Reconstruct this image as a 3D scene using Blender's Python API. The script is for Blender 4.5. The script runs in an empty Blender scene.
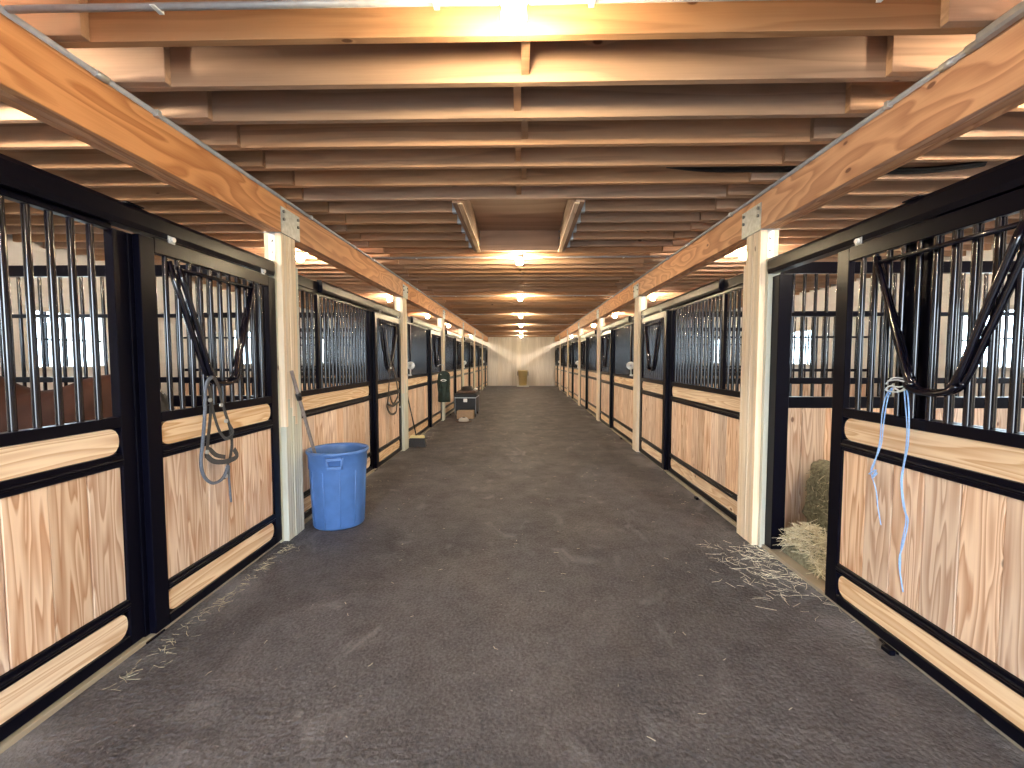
import bpy, bmesh, math, random
from mathutils import Vector, Matrix, noise as mnoise
rnd = random.Random(7)
scene = bpy.context.scene
COL = scene.collection

# ------------------------------------------------------------------ camera
F, PITCH, YAW, EYE = 445.7, 0.0542, 0.0219, 1.5
cp, sp, cy, sy = math.cos(PITCH), math.sin(PITCH), math.cos(YAW), math.sin(YAW)
FWD = Vector((-sy*cp, cy*cp, -sp)); RIGHT = Vector((cy, sy, 0)); UP = RIGHT.cross(FWD)
cam = bpy.data.cameras.new('camera'); cam.sensor_width = 36; cam.lens = F/1024*36; cam.clip_start = .02
co = bpy.data.objects.new('camera', cam); COL.objects.link(co)
co.matrix_world = Matrix(((RIGHT.x, UP.x, -FWD.x, 0), (RIGHT.y, UP.y, -FWD.y, 0), (RIGHT.z, UP.z, -FWD.z, EYE), (0, 0, 0, 1)))
scene.camera = co
def on(px, py, axis, val):
    """point where the view direction through a photo pixel meets the plane axis=val"""
    d = FWD + RIGHT*((px-512)/F) + UP*((384-py)/F); o = Vector((0, 0, EYE))
    return o + d*((val-o[axis])/d[axis])

# ------------------------------------------------------------------ light and exposure
SKY, BULB, BULB_SIDE = 11.5, 500.0, 900.0
vs = scene.view_settings; vs.view_transform = 'Standard'; vs.look = 'None'; vs.exposure = 0.98; vs.gamma = 1.0
vs.use_curve_mapping = False
w = bpy.data.worlds.new('overcast_sky'); scene.world = w; w.use_nodes = True
bg = w.node_tree.nodes['Background']; bg.inputs[0].default_value = (.74, .87, 1.0, 1); bg.inputs[1].default_value = SKY
def portal(loc, rot, sx, sy_):
    l = bpy.data.lights.new('sky_portal', 'AREA'); l.shape = 'RECTANGLE'; l.size = sx; l.size_y = sy_; l.cycles.is_portal = True
    o = bpy.data.objects.new('sky_portal', l); COL.objects.link(o); o.location = loc; o.rotation_euler = rot

# ------------------------------------------------------------------ dimensions
XC = -0.03                       # middle of the aisle
BAY, P0 = 3.6576, 3.576          # post spacing, near side of the first post in view
UPOST, UOUT = 1.893, 5.6         # post face / outer wall, measured from the middle of the aisle
ZB, ZJ, ZD = 2.52, 2.806, 3.092  # beam underside, joist underside, deck
YN, YE = -3.9, P0+6*BAY          # near end wall, far end wall
NB = 6
def X(s, u): return XC + s*u
def Yk(k): return P0 + k*BAY

# ------------------------------------------------------------------ materials
def newmat(name):
    m = bpy.data.materials.new(name); m.use_nodes = True; nt = m.node_tree
    return m, nt, nt.nodes['Principled BSDF']
def plain(name, col, rough=.5, metal=0, noise_amt=0, noise_scale=20, bump=0, emit=None, coat=0):
    m, nt, b = newmat(name); N = nt.nodes; L = nt.links
    b.inputs['Base Color'].default_value = (*col, 1); b.inputs['Roughness'].default_value = rough; b.inputs['Metallic'].default_value = metal
    if coat: b.inputs['Coat Weight'].default_value = coat; b.inputs['Coat Roughness'].default_value = .08
    tc = N.new('ShaderNodeTexCoord'); nz = N.new('ShaderNodeTexNoise'); nz.inputs['Scale'].default_value = noise_scale; nz.inputs['Detail'].default_value = 4
    L.new(tc.outputs['Object'], nz.inputs['Vector'])
    if noise_amt:
        r = N.new('ShaderNodeValToRGB'); e = r.color_ramp.elements
        e[0].position = .3; e[1].position = .7
        e[0].color = (*[c*(1-noise_amt) for c in col], 1); e[1].color = (*[min(1, c*(1+noise_amt)) for c in col], 1)
        L.new(nz.outputs['Fac'], r.inputs[0]); L.new(r.outputs[0], b.inputs['Base Color'])
    if bump:
        bp = N.new('ShaderNodeBump'); bp.inputs['Strength'].default_value = bump; bp.inputs['Distance'].default_value = .01
        L.new(nz.outputs['Fac'], bp.inputs['Height']); L.new(bp.outputs[0], b.inputs['Normal'])
    if emit:
        b.inputs['Emission Color'].default_value = (*emit[0], 1); b.inputs['Emission Strength'].default_value = emit[1]
    return m
def wood(name, axis, light, dark, across=9.0, along=.7, bands=5.0, amount=.6, rough=.55, var=.18, knots=True, dirt=0):
    m, nt, b = newmat(name); N = nt.nodes; L = nt.links
    def math_(op, a, c=None, d=None):
        n = N.new('ShaderNodeMath'); n.operation = op
        for i, v in enumerate((a, c, d)):
            if v is None: continue
            if isinstance(v, (int, float)): n.inputs[i].default_value = v
            else: L.new(v, n.inputs[i])
        return n.outputs[0]
    def vm(op, a, c):
        n = N.new('ShaderNodeVectorMath'); n.operation = op
        for i, v in enumerate((a, c)):
            if isinstance(v, tuple): n.inputs[i].default_value = v
            else: L.new(v, n.inputs[i])
        return n.outputs[0]
    tc = N.new('ShaderNodeTexCoord'); oi = N.new('ShaderNodeObjectInfo')
    off = vm('MULTIPLY', (31.7, 17.3, 53.1), (1, 1, 1))
    nn = N.new('ShaderNodeVectorMath'); nn.operation = 'SCALE'; nn.inputs[0].default_value = (31.7, 17.3, 53.1); L.new(oi.outputs['Random'], nn.inputs['Scale']); off = nn.outputs[0]
    def scaled(al, ac):
        v = [ac]*3; v['XYZ'.index(axis)] = al
        return vm('ADD', vm('MULTIPLY', tc.outputs['Object'], tuple(v)), off)
    kn = None
    if knots:
        vo = N.new('ShaderNodeTexVoronoi'); vo.inputs['Scale'].default_value = 1; L.new(scaled(3.4, 6.5), vo.inputs['Vector'])
        vo.inputs['Randomness'].default_value = 1
        kd = vo.outputs['Distance']
        kn = N.new('ShaderNodeMapRange'); kn.inputs['From Min'].default_value = .095; kn.inputs['From Max'].default_value = .06; L.new(kd, kn.inputs['Value']); sc_ = N.new('ShaderNodeSeparateColor'); L.new(vo.outputs['Color'], sc_.inputs[0]); keep = math_('GREATER_THAN', sc_.outputs[0], .68); kn = math_('MULTIPLY', kn.outputs[0], keep)
        kw = N.new('ShaderNodeMapRange'); kw.inputs['From Min'].default_value = .42; kw.inputs['From Max'].default_value = 0; L.new(kd, kw.inputs['Value']); kw = math_('MULTIPLY', math_('POWER', kw.outputs[0], 2), keep)
    nz = N.new('ShaderNodeTexNoise'); nz.inputs['Scale'].default_value = 1; nz.inputs['Detail'].default_value = 1.5; nz.inputs['Distortion'].default_value = .25
    L.new(scaled(along, across), nz.inputs['Vector'])
    v = math_('MULTIPLY', nz.outputs['Fac'], bands)
    if knots: v = math_('ADD', v, math_('MULTIPLY', kw, .9))
    fr = math_('FRACT', v)
    rp = N.new('ShaderNodeValToRGB'); e = rp.color_ramp.elements; e[0].position = .15; e[0].color = (0, 0, 0, 1); e[1].position = .88; e[1].color = (1, 1, 1, 1)
    e2 = e.new(1.0); e2.color = (.1, .1, .1, 1)
    L.new(fr, rp.inputs[0])
    nf = N.new('ShaderNodeTexNoise'); nf.inputs['Scale'].default_value = 1; nf.inputs['Detail'].default_value = 3; L.new(scaled(3.0, 120.0), nf.inputs['Vector'])
    fac = math_('MULTIPLY', rp.outputs[0], amount)
    fac = math_('ADD', fac, math_('MULTIPLY', math_('SUBTRACT', nf.outputs['Fac'], .5), .5))
    mx = N.new('ShaderNodeMixRGB'); L.new(fac, mx.inputs[0]); mx.inputs[1].default_value = (*light, 1); mx.inputs[2].default_value = (*dark, 1); mx.use_clamp = True
    colr = mx.outputs[0]
    if knots:
        mk = N.new('ShaderNodeMixRGB'); L.new(math_('MULTIPLY', kn, .85), mk.inputs[0]); L.new(colr, mk.inputs[1]); mk.inputs[2].default_value = (dark[0]*.28, dark[1]*.17, dark[2]*.14, 1); colr = mk.outputs[0]
    if dirt:
        nd = N.new('ShaderNodeTexNoise'); nd.inputs['Scale'].default_value = 1.2; nd.inputs['Detail'].default_value = 5; L.new(scaled(1.5, 2.5), nd.inputs['Vector'])
        md = N.new('ShaderNodeMixRGB'); md.blend_type = 'MULTIPLY'; L.new(math_('MULTIPLY', nd.outputs['Fac'], dirt), md.inputs[0]); L.new(colr, md.inputs[1]); md.inputs[2].default_value = (.45, .42, .42, 1); colr = md.outputs[0]
    hs = N.new('ShaderNodeHueSaturation'); L.new(colr, hs.inputs['Color'])
    L.new(math_('ADD', math_('MULTIPLY', oi.outputs['Random'], 2*var), 1-var), hs.inputs['Value'])
    wn = N.new('ShaderNodeTexWhiteNoise'); wn.noise_dimensions = '1D'; L.new(oi.outputs['Random'], wn.inputs['W'])
    L.new(math_('ADD', math_('MULTIPLY', wn.outputs['Value'], .3), .85), hs.inputs['Saturation'])
    L.new(hs.outputs[0], b.inputs['Base Color']); b.inputs['Roughness'].default_value = rough
    bp = N.new('ShaderNodeBump'); bp.inputs['Strength'].default_value = .15; bp.inputs['Distance'].default_value = .002
    L.new(nf.outputs['Fac'], bp.inputs['Height']); L.new(bp.outputs[0], b.inputs['Normal'])
    return m

PINE_L, PINE_D = (.79, .61, .465), (.47, .27, .17)
M = {}
M['pineZ'] = wood('pine_upright', 'Z', PINE_L, PINE_D, across=12, along=.9, bands=9, amount=.95, var=.16)
M['pineY'] = wood('pine_level', 'Y', (.83, .65, .46), (.55, .32, .165), across=12, along=.7, bands=9, amount=.8, var=.1)
M['beam'] = wood('orange_fir_beam', 'Y', (.70, .36, .175), (.40, .15, .058), across=4.5, along=.9, bands=10, amount=.75, var=.08)
M['joist'] = wood('fir_joist', 'X', (.53, .32, .19), (.29, .16, .09), across=8, along=.5, bands=5, amount=.55, var=.22, dirt=.5, rough=.8)
M['joistY'] = wood('fir_trimmer', 'Y', (.45, .29, .20), (.22, .13, .085), across=16, along=.8, bands=6, amount=.7, var=.1, rough=.8)
M['post'] = wood('laminated_post', 'Z', (.80, .67, .51), (.60, .45, .31), across=14, along=.5, bands=4, amount=.5, var=.12)
M['treated'] = wood('treated_board', 'Z', (.60, .60, .51), (.42, .41, .33), across=14, along=.5, bands=4, amount=.5, var=.05)
M['sill'] = wood('treated_sill', 'Y', (.36, .31, .235), (.22, .18, .13), across=14, along=.5, bands=3, amount=.4, var=.05)
M['deck'] = wood('loft_deck', 'X', (.38, .25, .18), (.22, .13, .09), across=3, along=.4, bands=4, amount=.5, var=.05, knots=False, rough=.9)
M['wallboard'] = wood('weathered_wallboard', 'Z', (.70, .64, .57), (.50, .44, .37), across=8, along=.5, bands=4, amount=.5, var=.12, knots=False)
M['ply'] = wood('pale_plywood', 'Y', (.66, .64, .60), (.52, .49, .45), across=2.5, along=.7, bands=4, amount=.4, var=.03, knots=False)
M['black'] = plain('black_powder_coat', (.0025, .0025, .007), .28)
M['black'].node_tree.nodes['Principled BSDF'].inputs['Specular IOR Level'].default_value = .13
M['blacktube'] = plain('black_gloss_tube', (.003, .003, .008), .13)
M['blacktube'].node_tree.nodes['Principled BSDF'].inputs['Specular IOR Level'].default_value = .75
M['steel'] = plain('galvanised_steel', (.50, .53, .56), .5, .7, .15, 30)
M['conduit'] = plain('grey_conduit', (.33, .33, .34), .5, .3, .1, 30)
M['bolt'] = plain('bolt_steel', (.25, .26, .27), .35, .9)
M['white'] = plain('white_plastic', (.82, .82, .80), .4)
M['bluebin'] = plain('blue_plastic', (.075, .17, .42), .42, 0, .12, 9, .05)
M['blackplastic'] = plain('black_plastic', (.010, .010, .012), .6, 0, .2, 12)
M['bristle'] = plain('dark_bristle', (.03, .03, .035), .8, 0, .3, 80)
M['yellow'] = plain('pale_yellow_plastic', (.75, .60, .28), .5)
M['shaft'] = plain('weathered_wood_shaft', (.19, .155, .14), .6, 0, .25, 40)
M['strap'] = plain('grey_nylon_strap', (.05, .05, .055), .7, 0, .2, 60)
M['leather'] = plain('dark_leather', (.03, .022, .018), .45, 0, .2, 50)
M['rope'] = plain('grey_blue_rope', (.10, .115, .15), .8, 0, .25, 120)
M['twine'] = plain('blue_twine', (.28, .48, .85), .6, 0, .15, 90)
M['twinewhite'] = plain('white_twine', (.75, .80, .86), .6)
M['jacket'] = plain('dark_green_cloth', (.014, .028, .022), .8, 0, .3, 25, .2)
M['card'] = plain('brown_cardboard', (.46, .31, .20), .8, 0, .1, 20)
M['brown'] = plain('brown_leather', (.10, .055, .035), .5, 0, .25, 25)
M['hay'] = plain('dry_hay', (.52, .475, .34), .85, 0, .35, 30)
M['haydark'] = plain('grey_green_hay', (.20, .20, .145), .9, 0, .5, 40, .6)
M['haylight'] = plain('pale_straw', (.68, .64, .51), .8, 0, .2, 30)
M['horse'] = plain('bay_horse_coat', (.034, .013, .008), .75, 0, .3, 5)
M['horse'].node_tree.nodes['Principled BSDF'].inputs['Specular IOR Level'].default_value = .15
M['mane'] = plain('black_horse_hair', (.01, .008, .007), .6)
M['pale'] = plain('pale_frame', (.55, .52, .47), .6, 0, .1, 10)
M['tubwhite'] = plain('white_base', (.7, .68, .62), .6)
M['cable'] = plain('black_cable', (.006, .006, .007), .5)
M['ground'] = plain('outdoor_gravel', (.42, .40, .37), .9, 0, .2, 3)
M['endsmooth'] = plain('pale_painted_panel', (.70, .62, .52), .7, 0, .12, 3)
WARM = (1.0, .79, .48)
M['bulb'] = plain('lit_glass_jar', (1, 1, 1), .3, emit=(WARM, BULB))
M['bulbside'] = plain('lit_glass_jar_stall', (1, 1, 1), .3, emit=((1.0, .86, .66), BULB_SIDE))
def mat_glass():
    m, nt, b = newmat('window_glass'); N = nt.nodes; L = nt.links
    t = N.new('ShaderNodeBsdfTransparent'); g = N.new('ShaderNodeBsdfGlossy'); g.inputs['Roughness'].default_value = .05
    mx = N.new('ShaderNodeMixShader'); mx.inputs[0].default_value = .06
    t.inputs[0].default_value = (.93, .96, .96, 1)
    L.new(t.outputs[0], mx.inputs[1]); L.new(g.outputs[0], mx.inputs[2]); L.new(mx.outputs[0], N['Material Output'].inputs[0])
    return m
M['glass'] = mat_glass()
def mat_floor():
    m, nt, b = newmat('dark_packed_floor'); N = nt.nodes; L = nt.links
    tc = N.new('ShaderNodeTexCoord')
    def nz(scale, det, vec=None, dist=0):
        n = N.new('ShaderNodeTexNoise'); n.inputs['Scale'].default_value = scale; n.inputs['Detail'].default_value = det; n.inputs['Distortion'].default_value = dist
        L.new(vec or tc.outputs['Object'], n.inputs['Vector']); return n.outputs['Fac']
    def ramp(v, p0, c0, p1, c1):
        r = N.new('ShaderNodeValToRGB'); e = r.color_ramp.elements; e[0].position = p0; e[1].position = p1; e[0].color = (*c0, 1); e[1].color = (*c1, 1); L.new(v, r.inputs[0]); return r.outputs[0]
    def mix(f, a, c, mode='MIX'):
        n = N.new('ShaderNodeMixRGB'); n.blend_type = mode
        for i, v in enumerate((f, a, c)):
            if isinstance(v, tuple): n.inputs[i].default_value = (*v, 1)
            elif isinstance(v, float): n.inputs[i].default_value = v
            else: L.new(v, n.inputs[i])
        return n.outputs[0]
    base = ramp(nz(1.1, 6, dist=.4), .3, (.052, .0515, .064), .72, (.112, .108, .126))
    base = mix(.45, base, ramp(nz(9, 8), .3, (.030, .030, .037), .72, (.155, .150, .172)))
    base = mix(.35, base, ramp(nz(70, 3), .35, (.018, .018, .023), .7, (.20, .193, .22)))
    # pale scuffs and dust
    mp = N.new('ShaderNodeMapping'); mp.inputs['Scale'].default_value = (1.6, 1, 1); mp.inputs['Rotation'].default_value = (0, 0, .5); L.new(tc.outputs['Object'], mp.inputs[0])
    sc = ramp(nz(2.1, 9, mp.outputs[0], 1.2), .60, (0, 0, 0), .78, (1, 1, 1))
    base = mix(sc, base, (.20, .195, .22))
    sp_ = ramp(nz(38, 2), .73, (0, 0, 0), .78, (1, 1, 1))
    base = mix(sp_, base, (.30, .29, .31))
    sx_ = N.new('ShaderNodeSeparateXYZ'); L.new(tc.outputs['Object'], sx_.inputs[0])
    ab = N.new('ShaderNodeMath'); ab.operation = 'ABSOLUTE'; L.new(sx_.outputs[0], ab.inputs[0])
    mr = N.new('ShaderNodeMapRange'); mr.inputs['From Min'].default_value = 1.6; mr.inputs['From Max'].default_value = 2.1; L.new(ab.outputs[0], mr.inputs['Value'])
    dm = N.new('ShaderNodeMath'); dm.operation = 'MULTIPLY'; L.new(mr.outputs[0], dm.inputs[0]); L.new(ramp(nz(1.6, 6, dist=.6), .46, (0, 0, 0), .68, (1, 1, 1)), dm.inputs[1])
    base = mix(dm.outputs[0], base, (.30, .295, .32))
    L.new(base, b.inputs['Base Color'])
    rr = ramp(nz(3, 5), .3, (.55, .55, .55), .7, (.8, .8, .8)); L.new(rr, b.inputs['Roughness'])
    bp = N.new('ShaderNodeBump'); bp.inputs['Strength'].default_value = .8; bp.inputs['Distance'].default_value = .02
    L.new(nz(42, 8), bp.inputs['Height']); L.new(bp.outputs[0], b.inputs['Normal'])
    return m
M['floor'] = mat_floor()

# ------------------------------------------------------------------ mesh helpers
def link(name, me, mat, parent=None, loc=(0, 0, 0)):
    o = bpy.data.objects.new(name, me); COL.objects.link(o)
    if mat is not None and len(me.materials) == 0: me.materials.append(M[mat] if isinstance(mat, str) else mat)
    o.location = Vector(loc) - (Vector(parent['_o']) if parent is not None and '_o' in parent else Vector((0, 0, 0)))
    if parent is not None: o.parent = parent
    return o
ORIG = {}
class Thing:
    pass
def tag(o, label=None, cat=None, group=None, kind=None):
    if label: o['label'] = label
    if cat: o['category'] = cat
    if group: o['group'] = group
    if kind: o['kind'] = kind
    return o
def empty(name, loc, label=None, cat=None, group=None, kind=None):
    o = bpy.data.objects.new(name, None); COL.objects.link(o); o.location = loc; o.empty_display_size = .1
    ORIG[o.name] = Vector(loc)
    return tag(o, label, cat, group, kind)
def absloc(o):
    v = Vector((0, 0, 0))
    while o is not None: v = v + o.location; o = o.parent
    return v
def put(name, me, mat, parent, loc):
    """link a mesh whose origin stands at world position loc, under parent (nothing is rotated)"""
    o = bpy.data.objects.new(name, me); COL.objects.link(o)
    if len(me.materials) == 0: me.materials.append(M[mat])
    o.location = Vector(loc) - (absloc(parent) if parent is not None else Vector((0, 0, 0)))
    if parent is not None: o.parent = parent
    return o
CACHE = {}
def box_mesh(dx, dy, dz, mat, bev=.002):
    key = ('b', round(dx, 4), round(dy, 4), round(dz, 4), mat, bev)
    if key in CACHE: return CACHE[key]
    bm = bmesh.new(); bmesh.ops.create_cube(bm, size=1)
    bmesh.ops.scale(bm, vec=(dx, dy, dz), verts=bm.verts)
    if bev: bmesh.ops.bevel(bm, geom=bm.edges[:], offset=min(bev, .45*min(dx, dy, dz)), segments=1, affect='EDGES')
    me = bpy.data.meshes.new('box'); bm.to_mesh(me); bm.free(); me.materials.append(M[mat]); CACHE[key] = me
    return me
def bx(name, mat, x0, x1, y0, y1, z0, z1, parent=None, bev=.002):
    if x1 < x0: x0, x1 = x1, x0
    return put(name, box_mesh(x1-x0, y1-y0, z1-z0, mat, bev), mat, parent, ((x0+x1)/2, (y0+y1)/2, (z0+z1)/2))
def cyl_mesh(r, h, mat, seg=10, axis='Z', cap=True):
    key = ('c', round(r, 4), round(h, 4), mat, seg, axis, cap)
    if key in CACHE: return CACHE[key]
    bm = bmesh.new(); bmesh.ops.create_cone(bm, cap_ends=cap, segments=seg, radius1=r, radius2=r, depth=h)
    if axis == 'X': bmesh.ops.rotate(bm, matrix=Matrix.Rotation(math.pi/2, 3, 'Y'), verts=bm.verts)
    if axis == 'Y': bmesh.ops.rotate(bm, matrix=Matrix.Rotation(math.pi/2, 3, 'X'), verts=bm.verts)
    for f in bm.faces: f.smooth = len(f.verts) == 4
    me = bpy.data.meshes.new('cyl'); bm.to_mesh(me); bm.free(); me.materials.append(M[mat]); CACHE[key] = me
    return me
def cyl(name, mat, c, r, h, parent=None, axis='Z', seg=12):
    return put(name, cyl_mesh(r, h, mat, seg, axis), mat, parent, c)
def smooth_path(pts, n=6):
    P = [Vector(p) for p in pts]; out = []
    for i in range(len(P)-1):
        a, b, c, d = P[max(i-1, 0)], P[i], P[i+1], P[min(i+2, len(P)-1)]
        for j in range(n):
            t = j/n
            out.append(.5*((2*b)+(c-a)*t+(2*a-5*b+4*c-d)*t*t+(3*b-a-3*c+d)*t**3))
    out.append(P[-1]); return out
def sweep_bm(bm, pts, prof, side=None, smooth=True):
    """sweep a 2-D profile (list of (a,b)) along pts; a runs along 'side', b across"""
    rings = []; n = len(pts)
    prev = None
    for i, p in enumerate(pts):
        t = (pts[min(i+1, n-1)]-pts[max(i-1, 0)])
        t = t.normalized() if t.length > 1e-9 else Vector((0, 0, 1))
        if side is not None: s = Vector(side)
        elif prev is not None: s = prev
        else: s = Vector((1, 0, 0)) if abs(t.x) < .8 else Vector((0, 1, 0))
        s = (s - t*s.dot(t)); s = s.normalized() if s.length > 1e-6 else Vector((0, 1, 0))
        prev = s; b = t.cross(s)
        rings.append([bm.verts.new(p+s*a+b*c) for a, c in prof])
    k = len(prof)
    for i in range(n-1):
        for j in range(k):
            f = bm.faces.new((rings[i][j], rings[i][(j+1) % k], rings[i+1][(j+1) % k], rings[i+1][j])); f.smooth = smooth
    for r in (rings[0][::-1], rings[-1]):
        try: bm.faces.new(r)
        except ValueError: pass
def circle(r, k=8): return [(r*math.cos(2*math.pi*i/k), r*math.sin(2*math.pi*i/k)) for i in range(k)]
def tube(name, mat, pts, r, parent=None, curve=6, seg=8, side=None, flat=None, origin=None):
    P = smooth_path(pts, curve) if curve else [Vector(p) for p in pts]
    o = Vector(origin) if origin is not None else P[0].copy()
    bm = bmesh.new()
    prof = circle(r, seg) if flat is None else [(-flat[0]/2, -flat[1]/2), (flat[0]/2, -flat[1]/2), (flat[0]/2, flat[1]/2), (-flat[0]/2, flat[1]/2)]
    sweep_bm(bm, [p-o for p in P], prof, side, flat is None)
    bmesh.ops.recalc_face_normals(bm, faces=bm.faces)
    me = bpy.data.meshes.new(name); bm.to_mesh(me); bm.free(); me.materials.append(M[mat])
    return put(name, me, mat, parent, o)
def lathe_bm(bm, prof, seg=24, c=(0, 0, 0), smooth=True):
    rings = []
    for r, z in prof:
        rings.append([bm.verts.new((c[0]+r*math.cos(2*math.pi*i/seg), c[1]+r*math.sin(2*math.pi*i/seg), c[2]+z)) for i in range(seg)])
    for a, b in zip(rings, rings[1:]):
        for i in range(seg):
            f = bm.faces.new((a[i], a[(i+1) % seg], b[(i+1) % seg], b[i])); f.smooth = smooth
    for r, fl in ((rings[0], True), (rings[-1], False)):
        bm.faces.new(r[::-1] if fl else r)
def lathe(name, mat, prof, loc, parent=None, seg=24):
    key = ('l', tuple(prof), mat, seg)
    if key not in CACHE:
        bm = bmesh.new(); lathe_bm(bm, prof, seg); bmesh.ops.remove_doubles(bm, verts=bm.verts, dist=1e-5); bmesh.ops.recalc_face_normals(bm, faces=bm.faces)
        me = bpy.data.meshes.new(name); bm.to_mesh(me); bm.free(); me.materials.append(M[mat]); CACHE[key] = me
    return put(name, CACHE[key], mat, parent, loc)
def prism_mesh(poly, t, mat, plane='YZ', key=None):
    """flat polygon given in a plane, with thickness t about it"""
    if key and key in CACHE: return CACHE[key]
    bm = bmesh.new()
    def p3(a, b, d): return {'YZ': (d, a, b), 'XZ': (a, d, b), 'XY': (a, b, d)}[plane]
    A = [bm.verts.new(p3(a, b, -t/2)) for a, b in poly]; B = [bm.verts.new(p3(a, b, t/2)) for a, b in poly]
    bm.faces.new(A); bm.faces.new(B[::-1])
    for i in range(len(poly)):
        j = (i+1) % len(poly); bm.faces.new((A[i], B[i], B[j], A[j]))
    bmesh.ops.recalc_face_normals(bm, faces=bm.faces)
    me = bpy.data.meshes.new('prism'); bm.to_mesh(me); bm.free(); me.materials.append(M[mat])
    if key: CACHE[key] = me
    return me
def rounded(w_, h_, r, n=4):
    out = []
    for cx, cy_, a0 in ((w_/2-r, h_/2-r, 0), (-w_/2+r, h_/2-r, 90), (-w_/2+r, -h_/2+r, 180), (w_/2-r, -h_/2+r, 270)):
        for i in range(n+1):
            a = math.radians(a0+90*i/n); out.append((cx+r*math.cos(a), cy_+r*math.sin(a)))
    return out

# ------------------------------------------------------------------ the setting
XO = UOUT+.15
g = bx('ground', 'ground', -60, 60, -60, 90, -.4, -.15, bev=0); tag(g, 'pale gravel ground outside the barn windows', 'ground', kind='structure')
fl = bx('floor', 'floor', X(-1, XO), X(1, XO), YN-1, YE+.2, -.15, 0, bev=0)
tag(fl, 'dark grey packed aisle floor with pale dust and straw', 'floor', kind='structure')

ceil = bx('ceiling', 'deck', X(-1, XO), X(1, XO), YN-.2, YE+.2, ZD, ZD+.03, bev=0)
tag(ceil, 'loft floor overhead carried by closely spaced fir joists', 'ceiling', kind='structure')
JT, JS, J0 = .038, .3048, 1.872
HN, HF, HX = J0+6*JS+JT, 5.40, .47
n0 = int((YN+.1-J0)/JS); n1 = int((YE-.1-J0)/JS)
for n in range(n0, n1+1):
    y = J0+n*JS; jit = rnd.uniform(-.008, .008); dz = rnd.uniform(-.004, .004)
    if HN-.01 < y < HF:
        for s in (-1, 1): bx('joist', 'joist', X(s, HX+.08), X(s, 2.2), y+jit, y+jit+JT, ZJ+dz, ZD, ceil)
    else:
        bx('joist', 'joist', X(-1, 2.2), X(1, 2.2), y+jit, y+jit+JT, ZJ+dz, ZD, ceil)
    for s in (-1, 1):
        e = 1.72+rnd.uniform(-.07, .05)
        bx('lapped_joist', 'joist', X(s, round(e, 2)), X(s, UOUT-.002), y+jit-JT-.001, y+jit-.001, ZJ+dz, ZD, ceil)
for n in range(n0, n1):
    y = J0+n*JS
    if HN-.2 < y < HF+.1: continue
    xo = XC + (.045 if n % 2 == 0 else .005)
    bx('blocking', 'joist', xo-.019, xo+.019, y+JT+.009, y+JS-.009, ZJ+.03, ZD, ceil)
# loft hatch in the joists
bx('hatch_header', 'joist', XC-HX-.08, XC+HX+.08, HF, HF+.076, ZJ-.002, ZD, ceil)
for s in (-1, 1):
    for q in (0, 1):
        bx('hatch_trimmer', 'joistY', X(s, HX+q*.0385), X(s, HX+q*.0385+.0375), HN+.001, HF-.001, ZJ-.012, ZD, ceil)
    bx('hatch_lath', 'pineY', X(s, HX-.012), X(s, HX+.033), HN+.002, HF-.002, ZJ-.025, ZJ-.0125, ceil)
    for n in range(7, 12):
        y = J0+n*JS
        bx('joist_hanger', 'steel', X(s, HX+.0775), X(s, HX+.115), y-.007, y+JT+.007, ZJ-.006, ZJ+.16, ceil, bev=0)
    for q in range(3):
        cyl('bolt', 'bolt', (X(s, HX-.006), HF-.10-q*.0, ZJ+.04+q*.075), .011, .012, ceil, axis='X', seg=8)
bx('hatch_panel', 'deck', XC-HX, XC+HX, HN+.002, HF-.002, ZD-.055, ZD-.002, ceil)

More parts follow.
